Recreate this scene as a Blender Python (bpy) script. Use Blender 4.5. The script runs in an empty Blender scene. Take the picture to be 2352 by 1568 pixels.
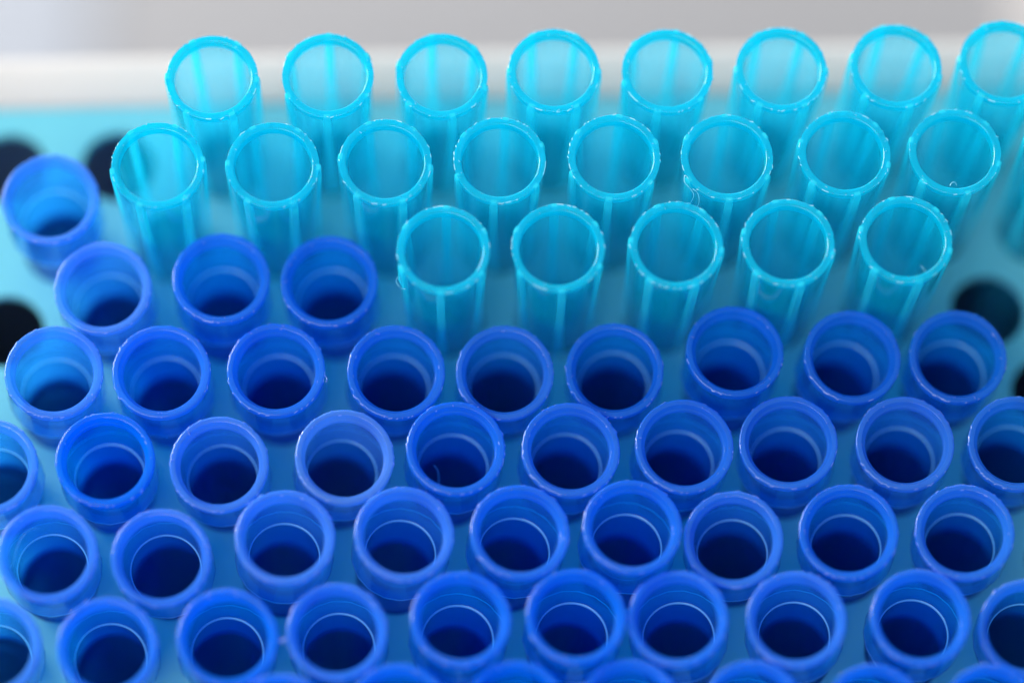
import bpy, math, random
from mathutils import Vector, Matrix, Euler, geometry

random.seed(7)
scene = bpy.context.scene
C = bpy.data.collections.new("photo"); scene.collection.children.link(C)
MM = 0.001                                     # everything below is written in millimetres

# ------------------------------------------------------------------ camera
def mmv(x, y, z): return Vector((x*MM, y*MM, z*MM))
cam_d = bpy.data.cameras.new("camera"); cam = bpy.data.objects.new("camera", cam_d); C.objects.link(cam)
cam_r, cam_u, cam_v = [0.999313, -0.030205, 0.021494], [0.021063, 0.939728, 0.341273], [0.030506, 0.340585, -0.939719]
rot = Matrix((( cam_r[0], cam_u[0], -cam_v[0]), (cam_r[1], cam_u[1], -cam_v[1]), (cam_r[2], cam_u[2], -cam_v[2])))
cam.matrix_world = Matrix.Translation(mmv(*[14.708, -114.031, 268.693])) @ rot.to_4x4()
cam_d.sensor_width = 36.0; cam_d.lens = 36.0*8000/2352
cam_d.clip_start = 0.01; cam_d.clip_end = 20
cam_d.dof.use_dof = True
cam_d.dof.focus_distance = 0.2744
cam_d.dof.aperture_fstop = 4.6
cam_d.dof.aperture_blades = 9
scene.camera = cam

# ------------------------------------------------------------------ light
world = bpy.data.worlds.new("World"); scene.world = world; world.use_nodes = True
bg = world.node_tree.nodes["Background"]
bg.inputs[0].default_value = (0.8, 0.90, 1.0, 1); bg.inputs[1].default_value = 0.30

def area(name, loc, target, sx, sy, power, col):
    l = bpy.data.lights.new(name, 'AREA'); l.shape = 'RECTANGLE'; l.size = sx; l.size_y = sy
    l.energy = power; l.color = col
    o = bpy.data.objects.new(name, l); C.objects.link(o); o.location = loc
    o.rotation_euler = (Vector(target)-Vector(loc)).to_track_quat('-Z', 'Y').to_euler()
    return o
area("window_light", (-0.80, 0.55, 0.32), (0.0, -0.02, 0), 0.6, 0.35, 18.0, (1.0, 0.97, 0.95))
area("back_window_light", (0.0, 1.05, 0.40), (0.02, -0.02, 0), 1.1, 0.4, 9.0, (1.0, 0.98, 0.97))
area("ceiling_light", (-0.50, -0.50, 0.95), (0.02, -0.02, 0), 1.0, 0.8, 14.0, (1.0, 0.99, 0.97))

vs = scene.view_settings
scene.display_settings.display_device = 'sRGB'
vs.view_transform = 'Standard'; vs.look = 'None'; vs.exposure = 0.15; vs.gamma = 1.0
cy = scene.cycles
cy.use_denoising = True
cy.use_adaptive_sampling = True; cy.adaptive_threshold = 0.03
cy.max_bounces = 12; cy.diffuse_bounces = 6; cy.glossy_bounces = 4; cy.transmission_bounces = 8
cy.transparent_max_bounces = 48
cy.caustics_reflective = False; cy.caustics_refractive = False
cy.sample_clamp_indirect = 6.0

# ------------------------------------------------------------------ materials
def new_mat(name):
    m = bpy.data.materials.new(name); m.use_nodes = True
    nt = m.node_tree
    for n in list(nt.nodes): nt.nodes.remove(n)
    out = nt.nodes.new("ShaderNodeOutputMaterial")
    return m, nt, out
def node(nt, kind, **inp):
    n = nt.nodes.new(kind)
    for k, v in inp.items():
        key = int(k[1:]) if k[0] == 'i' and k[1:].isdigit() else k.replace('_', ' ')
        n.inputs[key].default_value = v
    return n
def c4(c): return (c[0], c[1], c[2], 1)

def bump_of(nt, scale, strength, detail=3.0, dist=0.00004):
    tc = nt.nodes.new("ShaderNodeTexCoord")
    nz = node(nt, "ShaderNodeTexNoise", Scale=scale, Detail=detail, Roughness=0.6)
    nt.links.new(tc.outputs["Object"], nz.inputs["Vector"])
    b = node(nt, "ShaderNodeBump", Strength=strength, Distance=dist)
    nt.links.new(nz.outputs["Fac"], b.inputs["Height"])
    return b, nz

def plastic(name, tint, body, clear, transl=0.5, rough=0.18, gloss=1.0, milk=None, ior=1.45, bump=0.25, bscale=900.0):
    """Translucent moulded plastic: part clear (coloured), part light-scattering, with a glossy skin.
    milk = (tint, body, clear) of the milkiest moulding; the object property "milkiness" blends towards it."""
    m, nt, out = new_mat(name)
    L = nt.links.new
    tr = node(nt, "ShaderNodeBsdfTransparent", Color=c4(tint))
    df = node(nt, "ShaderNodeBsdfDiffuse", Color=c4(body))
    tl = node(nt, "ShaderNodeBsdfTranslucent", Color=c4(body))
    sc = node(nt, "ShaderNodeMixShader", i0=transl); L(df.outputs[0], sc.inputs[1]); L(tl.outputs[0], sc.inputs[2])
    mx = node(nt, "ShaderNodeMixShader", i0=clear); L(sc.outputs[0], mx.inputs[1]); L(tr.outputs[0], mx.inputs[2])
    if milk:
        at = nt.nodes.new("ShaderNodeAttribute"); at.attribute_type = 'OBJECT'; at.attribute_name = "milk_and_light"
        for sock, a, b in ((tr.inputs[0], tint, milk[0]), (df.inputs[0], body, milk[1]), (tl.inputs[0], body, milk[1])):
            q = nt.nodes.new("ShaderNodeMix"); q.data_type = 'RGBA'
            q.inputs[6].default_value = c4(a); q.inputs[7].default_value = c4(b)
            L(at.outputs["Fac"], q.inputs[0]); L(q.outputs[2], sock)
        q = nt.nodes.new("ShaderNodeMix"); q.data_type = 'FLOAT'
        q.inputs[2].default_value = clear; q.inputs[3].default_value = milk[2]
        L(at.outputs["Fac"], q.inputs[0]); L(q.outputs[0], mx.inputs[0])
    gl = node(nt, "ShaderNodeBsdfGlossy", Roughness=rough)
    fr = node(nt, "ShaderNodeFresnel", IOR=ior)
    if bump > 0:
        b, nz = bump_of(nt, bscale, bump)
        for n in (gl, df, tl, fr): L(b.outputs[0], n.inputs["Normal"])
    geo = nt.nodes.new("ShaderNodeNewGeometry")                    # the skin reflects on its outside only, not inside the wall
    ins = node(nt, "ShaderNodeMath", i0=gloss); ins.operation = 'SUBTRACT'
    bk = node(nt, "ShaderNodeMath", i1=gloss); bk.operation = 'MULTIPLY'; L(geo.outputs["Backfacing"], bk.inputs[0]); L(bk.outputs[0], ins.inputs[1])
    g = nt.nodes.new("ShaderNodeMath"); g.operation = 'MULTIPLY'; g.use_clamp = True; L(fr.outputs[0], g.inputs[0]); L(ins.outputs[0], g.inputs[1])
    fin = nt.nodes.new("ShaderNodeMixShader"); L(g.outputs[0], fin.inputs[0]); L(mx.outputs[0], fin.inputs[1]); L(gl.outputs[0], fin.inputs[2])
    L(fin.outputs[0], out.inputs[0])
    return m

def solid(name, col, rough=0.4, var=0.06, scale=60.0, bump=0.15, spec=0.5):
    m, nt, out = new_mat(name)
    p = node(nt, "ShaderNodeBsdfPrincipled", Base_Color=c4(col), Roughness=rough)
    p.inputs["Specular IOR Level"].default_value = spec
    b, nz = bump_of(nt, scale*12, bump)
    nz2 = node(nt, "ShaderNodeTexNoise", Scale=scale, Detail=4.0)
    tc = nt.nodes.new("ShaderNodeTexCoord"); nt.links.new(tc.outputs["Object"], nz2.inputs["Vector"])
    r = nt.nodes.new("ShaderNodeMix"); r.data_type = 'RGBA'
    r.inputs[6].default_value = c4([c*(1-var) for c in col]); r.inputs[7].default_value = c4([min(1, c*(1+var)) for c in col])
    nt.links.new(nz2.outputs["Fac"], r.inputs[0]); nt.links.new(r.outputs[2], p.inputs["Base Color"])
    nt.links.new(b.outputs[0], p.inputs["Normal"]); nt.links.new(p.outputs[0], out.inputs[0])
    return m

M_CYAN_BODY = plastic("cyan_wall", (0.78, 0.98, 1.0), (0.00, 0.80, 0.98), 0.77, 0.28, 0.12, bump=0)
M_CYAN_RIB  = plastic("cyan_rib",  (0.45, 0.97, 1.0), (0.04, 0.88, 0.97), 0.46, 0.5, 0.15, bump=0)
M_CYAN_RIM  = plastic("cyan_rim",  (0.06, 0.90, 0.98), (0.00, 0.62, 0.81), 0.36, 0.6, 0.14, bump=0.35)
MILK_W = ((0.52, 0.80, 0.99), (0.18, 0.50, 0.97), 0.66)
M_BLUE_BODY = plastic("blue_wall", (0.06, 0.78, 1.0), (0.00, 0.40, 0.99), 0.75, 0.55, 0.16, milk=MILK_W, bump=0)
M_BLUE_STEM_SHADED = plastic("blue_stem_shaded", (0.12, 0.74, 1.0), (0.00, 0.27, 0.985), 0.78, 0.6, 0.16, milk=((0.5, 0.82, 1.0), (0.05, 0.42, 0.97), 0.84), bump=0)  # same blue plastic, colour deepened to paint the shade inside the bore
M_BLUE_RIM  = plastic("blue_rim",  (0.01, 0.58, 0.99), (0.000, 0.25, 0.97), 0.40, 0.58, 0.20, milk=((0.4, 0.72, 0.98), (0.17, 0.44, 0.96), 0.42), bump=0.4)
M_BURR_GLINT_C = plastic("cyan_burr", (0.5, 0.95, 1.0), (0.46, 0.90, 0.97), 0.20, 0.5, 0.12, gloss=3.0, bump=0)
M_BURR_GLINT_B = plastic("blue_burr", (0.5, 0.65, 1.0), (0.34, 0.50, 0.97), 0.20, 0.5, 0.12, gloss=2.5, bump=0)
M_EDGE_GLINT_B = plastic("blue_edge_glint", (0.4, 0.85, 1.0), (0.24, 0.74, 1.0), 0.12, 0.5, 0.22, gloss=3.0, bump=0)  # pale glint painted on ledge and collar lip; flash threads share it
M_TRAY = plastic("tray_plastic", (0.5, 0.8, 0.85), (0.125, 0.44, 0.53), 0.0, 0.12, 0.35, bump=0.2, bscale=500, gloss=0.7)
M_FRAME = solid("frame_white", (0.42, 0.412, 0.405), 0.5, spec=0.2)
M_BOX_SHADE = solid("box_wall_shaded", (0.09, 0.17, 0.29), 0.5)  # navy stands in for the darkness inside the closed box
M_BENCH = solid("bench_grey", (0.315, 0.31, 0.315), 0.6, scale=12, spec=0.2)
M_SHEET = solid("sheet_pale", (0.34, 0.36, 0.40), 0.7, var=0.02)
M_PAPERW = solid("card_warm_white", (0.60, 0.56, 0.53), 0.7, var=0.02)

# ------------------------------------------------------------------ mesh helpers (millimetres in, metres out)
def mesh_of(name, verts, faces, mats, smooth=True, fmat=None):
    me = bpy.data.meshes.new(name)
    me.from_pydata([(v[0]*MM, v[1]*MM, v[2]*MM) for v in verts], [], faces)
    for m in mats: me.materials.append(m)
    if smooth: me.polygons.foreach_set("use_smooth", [True]*len(me.polygons))
    if fmat: me.polygons.foreach_set("material_index", fmat)
    me.update()
    return me

def revolve(strips, n, rad=None):
    """strips: lists of (r, z); neighbouring strips share no points, so their common edge stays crisp.
    rad(theta_index, r, z) -> (r, z) bends single points."""
    V, F = [], []
    for st in strips:
        base = len(V)
        for (r, z) in st:
            for k in range(n):
                rr, zz = rad(k, r, z) if rad else (r, z)
                a = 2*math.pi*k/n
                V.append((rr*math.cos(a), rr*math.sin(a), zz))
        for i in range(len(st)-1):
            for k in range(n):
                k2 = (k+1) % n
                F.append((base+i*n+k, base+i*n+k2, base+(i+1)*n+k2, base+(i+1)*n+k))
    return V, F

def ring_noise(n, amp, rnd, spikes=0, spike=0.0):
    w = [(rnd.randint(3, 40), rnd.uniform(0, 6.28), rnd.random()) for _ in range(14)]
    v = [sum(math.sin(2*math.pi*k*f/n+p)*a/(1+f*0.05) for f, p, a in w)*amp/3 for k in range(n)]
    for _ in range(spikes):
        k = rnd.randrange(n); s = rnd.uniform(0.4, 1)*spike*(1 if rnd.random() < .8 else -1)
        v[k] += s
        if rnd.random() < .5: v[(k+1) % n] += s*.6
    return v

def put(name, me, parent, loc=(0, 0, 0), rotz=0.0, label=None, milk=None):
    o = bpy.data.objects.new(name, me); C.objects.link(o); o.parent = parent
    o.location = mmv(*loc); o.rotation_euler = (0, 0, rotz)
    if label: o["label"] = label
    if milk is not None: o["milk_and_light"] = milk
    return o

def empty(name, label, cat, group=None):
    o = bpy.data.objects.new(name, None); C.objects.link(o); o.empty_display_size = 0.002
    o["label"] = label; o["category"] = cat
    if group: o["group"] = group
    return o

# ------------------------------------------------------------------ the rack
P = 9.0; H = P*0.8039
X0, X1, Y0, Y1 = -58.0, 96.0, -82.0, 5.35
HOLE = 3.10
def build_tray():
    n = 40
    pts = [(X0, Y0), (X1, Y0), (X1, Y1), (X0, Y1)]
    edges = [(0, 1), (1, 2), (2, 3), (3, 0)]
    rings = []
    holes = []
    for r in range(0, 11):
        for c in range(-8, 12):
            x = (c+0.5*(r % 2))*P; y = -r*H
            if X0+5 < x < X1-5 and y > Y0+4: holes.append((x, y))
    rb = HOLE+0.14
    for hx, hy in holes:
        b = len(pts)
        pts += [(hx+rb*math.cos(2*math.pi*k/n), hy+rb*math.sin(2*math.pi*k/n)) for k in range(n)]
        edges += [(b+k, b+(k+1) % n) for k in range(n)]
        rings.append(b)
    v2, e2, f2, *_ = geometry.delaunay_2d_cdt([Vector(p) for p in pts], edges, [], 0, 1e-5)
    hs = {}
    def inside(x, y):
        r = round(-y/H)
        for rr in (r-1, r, r+1):
            c = round(x/P-0.5*(rr % 2))
            hx, hy = (c+0.5*(rr % 2))*P, -rr*H
            if (x-hx)**2+(y-hy)**2 < (rb*0.995)**2 and X0+5 < hx < X1-5 and hy > Y0+4 and rr >= 0: return True
        return False
    V = [(v.x, v.y, 0.0) for v in v2]; F = []
    for f in f2:
        cx = sum(v2[i].x for i in f)/len(f); cy_ = sum(v2[i].y for i in f)/len(f)
        if not inside(cx, cy_): F.append(tuple(f))
    nb = len(V)                                                    # underside
    V += [(v.x, v.y, -0.8) for v in v2]
    F += [tuple(i+nb for i in reversed(f)) for f in list(F)]
    for hx, hy in holes:                                           # rounded hole edge and bore
        prof = [(rb, 0.0), (rb-0.07, -0.02), (rb-0.11, -0.05), (rb-0.13, -0.10), (HOLE, -0.25), (HOLE, -0.7), (rb, -0.8)]
        b = len(V)
        for (r, z) in prof:
            V += [(hx+r*math.cos(2*math.pi*k/n), hy+r*math.sin(2*math.pi*k/n), z) for k in range(n)]
        for i in range(len(prof)-1):
            for k in range(n):
                k2 = (k+1) % n
                F.append((b+i*n+k, b+(i+1)*n+k, b+(i+1)*n+k2, b+i*n+k2))
    me = mesh_of("tray_plate", V, F, [M_TRAY], smooth=False)
    return me

rack = empty("tip_rack", "pale teal tip rack tray full of round holes with a white border", "tip rack")
rack.location = mmv(0, 0, -1.0)
put("tray_plate", build_tray(), rack)
def border(name, prof, mat):
    """A rounded band swept round the tray's outline; prof holds (distance out, z)."""
    V, F = [], []
    m = len(prof); rc = 2.0; arc = 6; loop = []
    for cx, cyy, a0 in ((X1-rc, Y1-rc, 0), (X0+rc, Y1-rc, 90), (X0+rc, Y0+rc, 180), (X1-rc, Y0+rc, 270)):
        for k in range(arc+1):
            a = math.radians(a0+90*k/arc); loop.append((cx, cyy, math.cos(a), math.sin(a)))
    for (cx, cyy, ca, sa) in loop:
        for (d, z) in prof: V.append((cx+(rc+d)*ca, cyy+(rc+d)*sa, z))
    n = len(loop)
    for i in range(n):
        j = (i+1) % n
        for k in range(m-1): F.append((i*m+k, j*m+k, j*m+k+1, i*m+k+1))
    return mesh_of(name, V, F, [mat])
put("border_frame", border("border_frame", [(-0.9, -0.85), (-0.9, -2.3), (-0.1, -2.3), (0.02, -0.3), (0.08, -0.05), (0.5, 0.04), (1.5, 0.12), (3.8, 0.15), (4.5, -0.05), (4.9, -0.5), (5.0, -1.2), (5.0, -4.0), (2.6, -4.2)], M_FRAME), rack)
put("box_side", border("box_side", [(2.5, -4.15), (2.9, -8.0), (3.0, -112.0), (1.0, -112.0), (0.9, -8.0), (0.5, -2.35)], M_BOX_SHADE), rack)
put("box_floor", mesh_of("box_floor", [(X0-1, Y0-1, -111), (X1+1, Y0-1, -111), (X1+1, Y1+1, -111), (X0-1, Y1+1, -111),
     (X0-1, Y0-1, -111.9), (X1+1, Y0-1, -111.9), (X1+1, Y1+1, -111.9), (X0-1, Y1+1, -111.9)],
     [(0, 1, 2, 3), (7, 6, 5, 4), (0, 4, 5, 1), (1, 5, 6, 2), (2, 6, 7, 3), (3, 7, 4, 0)], [M_BOX_SHADE], False), rack)

# ------------------------------------------------------------------ the bench behind and below
def slab(name, x0, x1, y0, y1, z0, z1, mat, rot=0.0):
    cx, cyy = (x0+x1)/2, (y0+y1)/2; a, b = (x1-x0)/2, (y1-y0)/2; e = min(1.0, (z1-z0)*.4)
    V, F = [], []
    for z, s in ((z0, 0), (z1-e, 0), (z1, e)):
        for sx, sy in ((-1, -1), (1, -1), (1, 1), (-1, 1)): V.append((sx*(a-s), sy*(b-s), z))
    F.append((3, 2, 1, 0)); F.append((8, 9, 10, 11))
    for l in (0, 4):
        for k in range(4): F.append((l+k, l+(k+1) % 4, l+4+(k+1) % 4, l+4+k))
    o = bpy.data.objects.new(name, mesh_of(name, V, F, [mat], False)); C.objects.link(o)
    o.location = mmv(cx, cyy, 0); o.rotation_euler = (0, 0, rot)
    return o
bench = slab("bench_top", -700, 800, -500, 700, -142, -112.1, M_BENCH); bench["kind"] = "structure"

sheet = slab("pale_sheet", -230, -16, 30, 330, -112.0, -111.6, M_SHEET, math.radians(-3))  # pale slab added for the lighter-toned background on this side
sheet["label"] = "pale bluish blurred sheet lying on the grey bench behind the rack"; sheet["category"] = "paper"
card = slab("card_sheet", 88, 240, 40, 260, -112.0, -110.8, M_PAPERW, math.radians(2))
card["label"] = "warm white blurred card on the bench at the far corner behind the last cyan tube"; card["category"] = "card"

# ------------------------------------------------------------------ cyan tubes
N = 160
def chips(rnd, r_in, r_out, count, z, big=1.0):
    V, F = [], []
    for _ in range(count):
        a = rnd.uniform(0, 6.283)
        edge = rnd.random()
        r = r_out-0.02 if edge < .45 else (r_in+.03 if edge < .6 else rnd.uniform(r_in, r_out))
        l = rnd.choice((.08, .12, .12, .2, .32))*rnd.uniform(.7, 1.3)*big; w = rnd.uniform(.05, .10)*big; h = rnd.uniform(.03, .09)*big
        t = rnd.uniform(0, 3.14) if rnd.random() < .5 else a+rnd.uniform(-.4, .4)+(1.57 if edge < .6 else 0)
        cx, cyy = r*math.cos(a), r*math.sin(a)
        ux, uy = math.cos(t), math.sin(t)
        b = len(V)
        for sl, sw, zz in ((-1, -.6, -.02), (-.6, .8, -.02), (1, .7, -.02), (.8, -1, -.02), (-.4, -.2, h), (.5, .15, h*.8)):
            V.append((cx+ux*l*sl/2-uy*w*sw/2, cyy+uy*l*sl/2+ux*w*sw/2, z+zz))
        for f in ((0, 4, 1), (1, 4, 5, 2), (2, 5, 3), (3, 5, 4, 0)): F.append(tuple(b+i for i in f))
    return V, F

CY_RIMS, CY_CHIPS = [], []
for v in range(7):
    rnd = random.Random(100+v)
    no = ring_noise(N, 0.026, rnd, 10, 0.09); ni = ring_noise(N, 0.010, rnd, 3, 0.03); nz = ring_noise(N, 0.015, rnd, 9, 0.07)
    def rad(k, r, z, no=no, ni=ni, nz=nz):
        if z > -0.1 and r > 3.2: return r+no[k], z+nz[k]
        if r < 3.1: return r+ni[k], z
        return r, z
    st = [[(3.41, -0.55), (3.47, -0.12), (3.46, -0.05)], [(3.46, -0.05), (3.45, 0.02), (3.40, 0.0)], [(3.40, 0.0), (3.00, 0.0)], [(3.00, 0.0), (2.95, -0.02), (2.91, -0.08)], [(2.91, -0.08), (2.86, -0.25), (2.84, -0.55)]]
    V, F = revolve(st, N, rad)
    CY_RIMS.append(mesh_of("cyan_rim", V, F, [M_CYAN_RIM, M_BURR_GLINT_C], True, [0]*2*N+[1 if no[k] > 0.010 else 0 for k in range(N)]*2+[0]*N+[0]*2*N+[0]*2*N))  # pale burr faces paint the broken glint along the outer edge
    V, F = chips(rnd, 3.02, 3.44, 10, 0.0, 0.95)
    CY_CHIPS.append(mesh_of("cyan_burrs", V, F, [M_BURR_GLINT_C], False))
V, F = revolve([[(1.3, -46), (2.55, -30.0), (2.80, -14.5), (2.90, -12.3), (3.19, -6.0), (3.41, -0.55)], [(2.84, -0.55), (2.68, -6), (2.45, -12.3), (2.38, -14.5), (2.1, -30), (0.9, -46)]], 96)
CY_BODY = mesh_of("cyan_body", V, F, [M_CYAN_BODY])
def rib_mesh():
    V, F = [], []
    st = [(0.015, 0.11, .24), (-0.14, 0.19, .31), (-0.6, 0.24, .34), (-3, 0.25, .35), (-8, .21, .34), (-12.3, .14, .30), (-12.8, 0.02, .26)]
    ro = [3.40, 3.40, 3.39, 3.30, 3.09, 2.90, 2.88]
    for (z, h, w), r in zip(st, ro):
        V += [(r-.16, -w, z), (r+h*.75, -w*.9, z), (r+h, -w*.55, z), (r+h, w*.55, z), (r+h*.75, w*.9, z), (r-.16, w, z)]
    for i in range(len(st)-1):
        for k in range(5): F.append((i*6+k, (i+1)*6+k, (i+1)*6+k+1, i*6+k+1))
    F.append((0, 1, 2, 3, 4, 5)); m = (len(st)-1)*6; F.append((m+5, m+4, m+3, m+2, m+1, m))
    return mesh_of("rib", V, F, [M_CYAN_RIB], False)
RIB = rib_mesh()

def pose(o, col, row, tx, ty, z, spin):
    """Stand the tip in its hole: pivot 1 mm under the tray's surface, leaning tx and ty degrees, its rim z above the tray."""
    piv = Vector((col*P, -row*H, -1.0))
    top = piv+Vector((math.tan(math.radians(tx))*(z+1), math.tan(math.radians(ty))*(z+1), z+1))
    ax = (top-piv).normalized()
    q = Vector((0, 0, 1)).rotation_difference(ax)
    o.location = top*MM
    o.rotation_mode = 'QUATERNION'; o.rotation_quaternion = q
    return o
ROWS = dict(A=0, B=1, C=2, D=3, E=4, F=5, G=6, H=7)
CYAN = [('A', 0, -0.56, 0.67, 16.25),
 ('A', 1, -0.04, 0.67, 16.25),
 ('A', 2, 0.08, 0.28, 16.1),
 ('A', 3, -0.18, 0.83, 16.25),
 ('A', 4, -0.15, 0.32, 16.1),
 ('A', 5, 0.16, 0.2, 16.1),
 ('A', 6, 0.73, 0.31, 16.2),
 ('A', 7, -0.22, 0.78, 16.25),
 ('B', -0.5, 0.19, 0.27, 16.1),
 ('B', 0.5, 0.29, -0.23, 16.0),
 ('B', 1.5, -0.32, -0.0, 16.05),
 ('B', 2.5, -0.31, -0.12, 16.0),
 ('B', 3.5, -0.23, 0.04, 16.05),
 ('B', 4.5, -0.55, -0.45, 15.95),
 ('B', 5.5, 0.45, -0.12, 16.05),
 ('B', 6.5, -0.3, -0.18, 15.95),
 ('B', 7.5, 0.24, -0.19, 16.0),
 ('C', 2, -0.68, -0.7, 15.9),
 ('C', 3, -0.84, -0.75, 15.85),
 ('C', 4, 0.03, -0.76, 15.9),
 ('C', 5, -0.79, -0.64, 15.85),
 ('C', 6, -0.03, -0.58, 15.95)]
RIBA = dict(A=[26, -2, 12, 28, -15, 28, 14, 23], B=[37, 26, 21, -9, -9, 0, 13, 12, 10], C=[-5, 3, 22, 13, 14])
ORD = ["first", "second", "third", "fourth", "fifth", "sixth", "seventh", "eighth", "ninth", "tenth"]
cnt = {}
for i, (rw, col, tx, ty, z) in enumerate(CYAN):
    k = cnt.get(rw, 0); cnt[rw] = k+1
    if rw == 'A': lab = "cyan ribbed tube, %s from the two empty holes in the rearmost row" % ORD[k]
    elif rw == 'B': lab = "cyan ribbed tube, %s after the lone blue tip in the middle cyan row" % ORD[k]
    else: lab = "cyan ribbed tube, %s beyond the three blue tips in the shortest cyan row" % ORD[k]
    t = empty("cyan_tube", lab, "tube", "cyan ribbed tubes standing in the rack")
    pose(t, col, ROWS[rw], tx, ty, z, 0)
    t.scale = (1.05, 1.05, 1.33)
    rnd = random.Random(i*13+5)
    sp = rnd.uniform(0, 6.28)
    put("tube_wall", CY_BODY, t)
    put("rim", CY_RIMS[i % 7], t, rotz=sp)
    b = put("rim_burrs", CY_CHIPS[(i*3+1) % 7], t, rotz=rnd.uniform(0, 6.28)); b["kind"] = "stuff"
    for j in range(6):
        put("rib", RIB, t, rotz=math.radians(-90+RIBA[rw][k]+60*j))

def thread(name, pts, rad, mat, parent):
    """A hair of moulding flash: a thin closed tube along pts (mm, in the tip's own frame)."""
    V, F = [], []; n = 5; P_ = [Vector(p) for p in pts]
    fine = []
    for i in range(len(P_)-1):                                     # Catmull-Rom
        p0, p1, p2, p3 = P_[max(i-1, 0)], P_[i], P_[i+1], P_[min(i+2, len(P_)-1)]
        for k in range(6):
            t = k/6
            fine.append(0.5*((2*p1)+(p2-p0)*t+(2*p0-5*p1+4*p2-p3)*t*t+(3*p1-p0-3*p2+p3)*t**3))
    fine.append(P_[-1])
    for i, p in enumerate(fine):
        d = (fine[min(i+1, len(fine)-1)]-fine[max(i-1, 0)]).normalized()
        a = d.orthogonal().normalized(); b = d.cross(a)
        r = rad*(1-.6*i/len(fine))
        for k in range(n):
            q = p+(a*math.cos(6.283*k/n)+b*math.sin(6.283*k/n))*r; V.append(tuple(q))
    for i in range(len(fine)-1):
        for k in range(n): F.append((i*n+k, i*n+(k+1) % n, (i+1)*n+(k+1) % n, (i+1)*n+k))
    return put(name, mesh_of(name, V, F, [mat]), parent)
for t in [o for o in C.objects if o.get("category") == "tube"]:
    nm = t["label"]
    if nm.startswith("cyan ribbed tube, first beyond"):
        V = [(-3.75, -.15, .02), (-3.35, -.75, .02), (-3.38, -.78, -2.5), (-3.78, -.2, -2.4), (-3.62, -.05, .0), (-3.22, -.65, .0), (-3.25, -.68, -2.5), (-3.65, -.1, -2.4)]
        V = [(x*.905, y-1.05, z) for x, y, z in V]
        f = put("torn_flap", mesh_of("torn_flap", V, [(0, 1, 2, 3), (7, 6, 5, 4), (0, 4, 5, 1), (1, 5, 6, 2), (2, 6, 7, 3), (3, 7, 4, 0)], [M_CYAN_RIB], False), t)
        f["label"] = "loose torn strip of cyan plastic hanging beside the rib"
        thread("flash_thread", [(-3.45, -1.1, -2.1), (-3.6, -1.25, -2.5), (-3.3, -1.7, -2.65), (-2.9, -1.9, -2.5)], .035, M_BURR_GLINT_C, t)
    if "sixth after the lone" in nm:
        thread("flash_thread", [(-3.0, -1.7, .05), (-3.25, -1.5, .2), (-3.3, -2.0, .1), (-2.9, -2.4, -.1), (-2.6, -2.8, -.5), (-2.9, -3.1, -1.4)], .04, M_BURR_GLINT_C, t)
        thread("flash_thread", [(-2.7, -2.5, .0), (-2.3, -2.75, -.3), (-2.2, -3.2, -.9), (-2.5, -3.4, -1.6)], .035, M_BURR_GLINT_C, t)
    if "eighth after the lone" in nm:
        thread("flash_thread", [(-.6, -2.75, .0), (-.45, -2.55, .1), (-.2, -2.55, .1), (-.1, -2.75, .0)], .03, M_BURR_GLINT_C, t)
    if "fifth beyond" in nm:
        thread("flash_thread", [(1.3, -2.6, .0), (1.1, -2.4, .15), (.95, -2.2, .2)], .03, M_BURR_GLINT_C, t)

# ------------------------------------------------------------------ blue tips
BL_RIMS, BL_CHIPS, BL_COLL = [], [], []
for v in range(9):
    rnd = random.Random(500+v)
    no = ring_noise(N, 0.020, rnd, 22, 0.07); ni = ring_noise(N, 0.008, rnd, 3, 0.03); nz = ring_noise(N, 0.008, rnd, 6, 0.035)
    def rad(k, r, z, no=no, ni=ni, nz=nz):
        if z > -0.2 and r > 3.5: return r+no[k], z+nz[k]
        if r < 3.4 and z > -.7: return r+ni[k], z
        return r, z
    st = [[(3.80, -0.55), (3.81, -0.14), (3.79, -0.07)], [(3.79, -0.07), (3.74, -0.02), (3.68, 0.0)], [(3.68, 0.0), (3.42, 0.0), (3.36, -0.02)],
          [(3.36, -0.02), (3.30, -0.10), (3.22, -0.30), (3.14, -0.40)], [(3.14, -0.40), (3.06, -0.46), (3.02, -0.58), (3.00, -0.75)]]
    V, F = revolve(st, N, rad)
    BL_RIMS.append(mesh_of("blue_rim", V, F, [M_BLUE_RIM, M_BURR_GLINT_B], True, [0]*2*N+[1 if no[k] > 0.012 else 0 for k in range(N)]+[0]*N+[0]*2*N+[1 if ni[k] > 0.006 else 0 for k in range(N)]+[0]*2*N+[0]*3*N))  # pale faces paint a glint into the raised outer and inner edges
    V, F = chips(rnd, 3.36, 3.78, 10, 0.0, 0.95)
    BL_CHIPS.append(mesh_of("blue_burrs", V, F, [M_BURR_GLINT_B], False))
for v in range(4):
    rnd = random.Random(900+v); f = 18
    lines = {round(N*q/f) % N for q in range(f) if rnd.random() < .6}
    nb = ring_noise(N, 0.01, rnd, 5, 0.05)
    def rad(k, r, z, lines=lines, nb=nb):
        if r > 3.6:
            ph = (k*f/N) % 1.0
            r2 = r-0.035*(1-math.cos(2*math.pi*ph))*.5+(0.03 if k in lines and z > -3.7 else 0)
            return (r2+nb[k] if z < -3.9 else r2), z
        return r, z
    st = [[(3.10, -4.05), (3.72, -4.04)], [(3.72, -4.04), (3.81, -4.01), (3.765, -3.95)], [(3.765, -3.95), (3.775, -2.2), (3.79, -0.55)], [(3.00, -0.75), (2.90, -2.0), (2.75, -3.86)]]
    V, F = revolve(st, N, rad)
    BL_COLL.append(mesh_of("collar", V, F, [M_BLUE_BODY, M_EDGE_GLINT_B], True, [0]*N+[1]*2*N+[0]*4*N))
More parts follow.
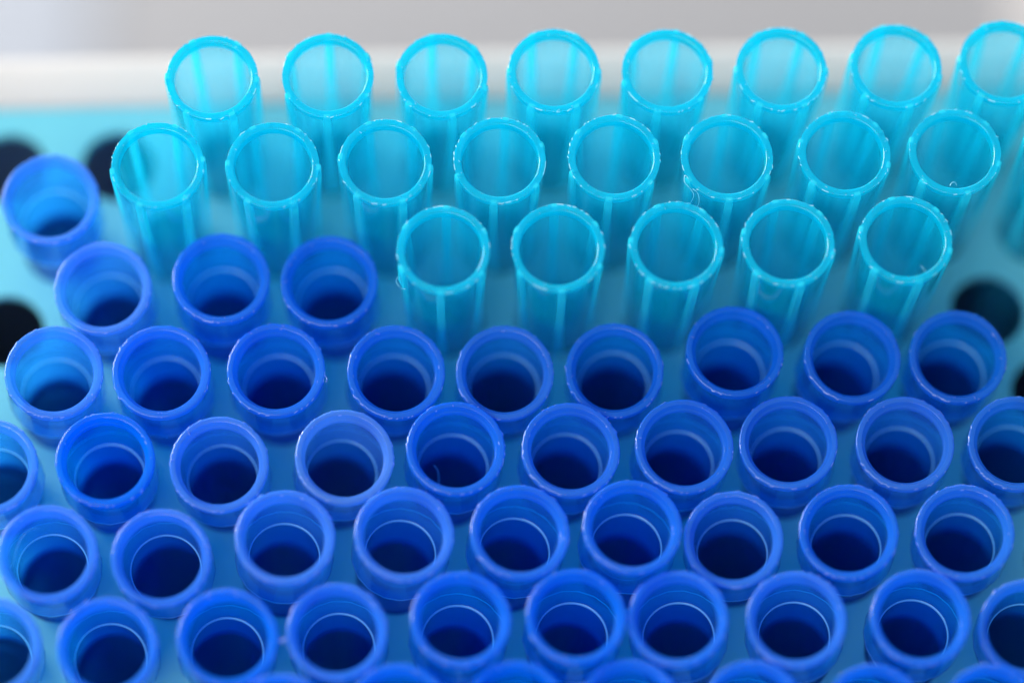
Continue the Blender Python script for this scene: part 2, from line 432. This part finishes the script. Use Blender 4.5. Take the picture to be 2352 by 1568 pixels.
V, F = revolve([[(2.75, -3.86), (2.73, -3.87), (2.70, -3.90)], [(2.70, -3.90), (2.67, -3.94), (2.66, -4.04)]], 128)
BL_STEP = mesh_of("inner_step", V, F, [M_EDGE_GLINT_B])
V, F = revolve([[(1.2, -40), (2.4, -22), (2.93, -9.2), (3.01, -6.0), (3.10, -4.05)], [(2.66, -4.04), (2.72, -5.0), (2.76, -7.0), (2.74, -8.8), (2.55, -10.5), (1.95, -22), (0.8, -40)]], 96)
BL_BODY = mesh_of("blue_body", V, F, [M_BLUE_STEM_SHADED])
BLUE = [('B', -1.5, -0.35, 1.48, 9.21),
 ('C', -1, -1.66, -0.83, 9.01),
 ('C', 0, 0.63, 2.06, 9.26),
 ('C', 1, -1.64, -0.02, 9.06),
 ('D', -1.5, 2.46, 0.37, 9.01),
 ('D', -0.5, -0.67, -0.42, 8.96),
 ('D', 0.5, -0.49, -0.65, 8.96),
 ('D', 1.5, 2.38, -2.67, 8.81),
 ('D', 2.5, 0.01, -3.98, 8.66),
 ('D', 3.5, -1.74, -4.06, 8.66),
 ('D', 4.5, 1.51, 2.56, 9.36),
 ('D', 5.5, 3.54, -0.66, 9.16),
 ('D', 6.5, 0.42, -1.26, 8.91),
 ('E', -2, -0.65, -1.99, 8.86),
 ('E', -1, 0.11, -0.18, 9.01),
 ('E', 0, -0.56, -3.23, 8.76),
 ('E', 1, 4.34, -1.35, 8.96),
 ('E', 2, 2.61, 1.3, 9.16),
 ('E', 3, 2.84, -0.39, 9.06),
 ('E', 4, 2.46, -0.02, 9.11),
 ('E', 5, -2.12, 0.73, 9.01),
 ('E', 6, -0.92, -0.72, 8.91),
 ('E', 7, -1.56, -1.73, 8.81),
 ('F', -1.5, 0.82, -1.75, 8.86),
 ('F', -0.5, -0.53, -4.83, 8.71),
 ('F', 0.5, 3.06, 2.74, 9.26),
 ('F', 1.5, 4.43, 2.81, 9.36),
 ('F', 2.5, 4.4, 2.42, 9.36),
 ('F', 3.5, 2.96, 3.41, 9.46),
 ('F', 4.5, -3.47, -2.29, 8.81),
 ('F', 5.5, -3.26, -0.12, 8.91),
 ('F', 6.5, -2.79, -1.49, 8.81),
 ('G', -2, 2.26, -2.29, 8.81),
 ('G', -1, 2.0, -3.51, 8.76),
 ('G', 0, 3.24, -0.67, 8.96),
 ('G', 1, -0.23, 0.77, 9.06),
 ('G', 2, 2.84, 4.37, 9.46),
 ('G', 3, 2.17, 4.32, 9.46),
 ('G', 4, -4.25, 2.68, 9.26),
 ('G', 5, -3.37, 1.39, 9.06),
 ('G', 6, 0.3, 0.76, 9.11),
 ('G', 7, -3.31, -4.99, 8.61),
 ('H', 0.5, 0.53, 1.52, 9.11),
 ('H', 1.5, 0.32, 4.7, 9.41),
 ('H', 2.5, 0.13, 4.69, 9.46),
 ('H', 3.5, -1.6, 4.25, 9.36),
 ('H', 4.5, 1.15, 2.54, 9.26),
 ('H', 5.5, 2.91, -0.46, 9.11),
 ('H', 6.5, 3.08, -2.06, 9.06)]
MILK_AND_LIGHT = dict(B=[.6], C=[.8, .2, .15], D=[.6, .25, .2, .2, .35, .15, .1, .15, .15], E=[.6, 0, .6, .95, .15, .3, .25, .3, .45, .3],  # moulding milkiness plus paleness painted in for the light from one side
             F=[.5, .4, .6, .5, .2, .15, .4, .15, .3], G=[.6, .2, .05, .3, .1, .05, .2, .35, .15, .3], H=[.1, .05, 0, .1, .15, .1, .1])
cnt = {}
for i, (rw, col, tx, ty, z) in enumerate(BLUE):
    k = cnt.get(rw, 0); cnt[rw] = k+1
    milk = MILK_AND_LIGHT[rw][k]*0.85
    tone = "milky, light-paled" if milk > .48 else ("deep" if milk < .12 else "bright")
    if rw == 'B': lab = "lone bluish violet tip between empty holes at the end of the middle cyan row"
    elif rw == 'C': lab = "%s blue tip, %s from the empty hole in the row of three" % (tone, ORD[k])
    elif rw == 'D': lab = "%s blue tip, %s from the paler end in the row touching the cyan tubes" % (tone, ORD[k])
    elif rw == 'E': lab = "%s blue tip, %s from the paler end in the second all-blue row" % (tone, ORD[k])
    elif rw == 'F': lab = "%s blue tip, %s from the paler end in the third all-blue row" % (tone, ORD[k])
    elif rw == 'G': lab = "%s blue tip, %s from the paler end in the fourth all-blue row" % (tone, ORD[k])
    else: lab = "blurred blue tip, %s of those cut off by the lower picture edge" % ORD[k]
    t = empty("blue_tip", lab, "pipette tip", "blue pipette tips standing in the rack")
    pose(t, col, ROWS[rw], tx, ty, z, 0)
    t.scale = (1.02, 1.02, 1.22)
    rnd = random.Random(i*17+3)
    put("rim", BL_RIMS[i % 9], t, rotz=rnd.uniform(0, 6.28), milk=milk)
    put("collar", BL_COLL[i % 4], t, rotz=rnd.uniform(0, 6.28), milk=milk)
    put("inner_step", BL_STEP, t, milk=milk)
    put("stem", BL_BODY, t, milk=milk)
    b = put("rim_burrs", BL_CHIPS[(i*4+1) % 9], t, rotz=rnd.uniform(0, 6.28), milk=milk); b["kind"] = "stuff"

for t in [o for o in C.objects if o.get("category") == "pipette tip"]:
    nm = t["label"]
    if "fifth from the paler end in the second" in nm:
        thread("flash_thread", [(-1.5, -.2, -3.0), (-1.2, -.35, -3.6), (-1.1, -.9, -4.0), (-1.15, -1.5, -4.2)], .04, M_EDGE_GLINT_B, t)
    if "third from the paler end in the row touching" in nm:
        thread("flash_thread", [(3.75, -.6, .0), (3.95, -.9, .1), (3.9, -1.15, .1), (3.8, -1.1, .0)], .03, M_BURR_GLINT_B, t)
    if "first from the paler end in the third" in nm:
        thread("flash_thread", [(-2.9, -.6, -1.6), (-2.4, 1.0, -1.2), (-1.7, 2.0, -.8), (-.8, 2.3, -.9)], .025, M_EDGE_GLINT_B, t)
    if "fourth from the paler end in the fourth" in nm:
        rnd = random.Random(3); V, F = chips(rnd, 3.76, 3.8, 1, 0.0, 1.0)
        thread("flash_thread", [(-3.8, -.5, -.1), (-4.1, -.6, .0), (-4.15, -.75, -.05), (-3.9, -.8, -.1)], .12, M_BURR_GLINT_B, t)
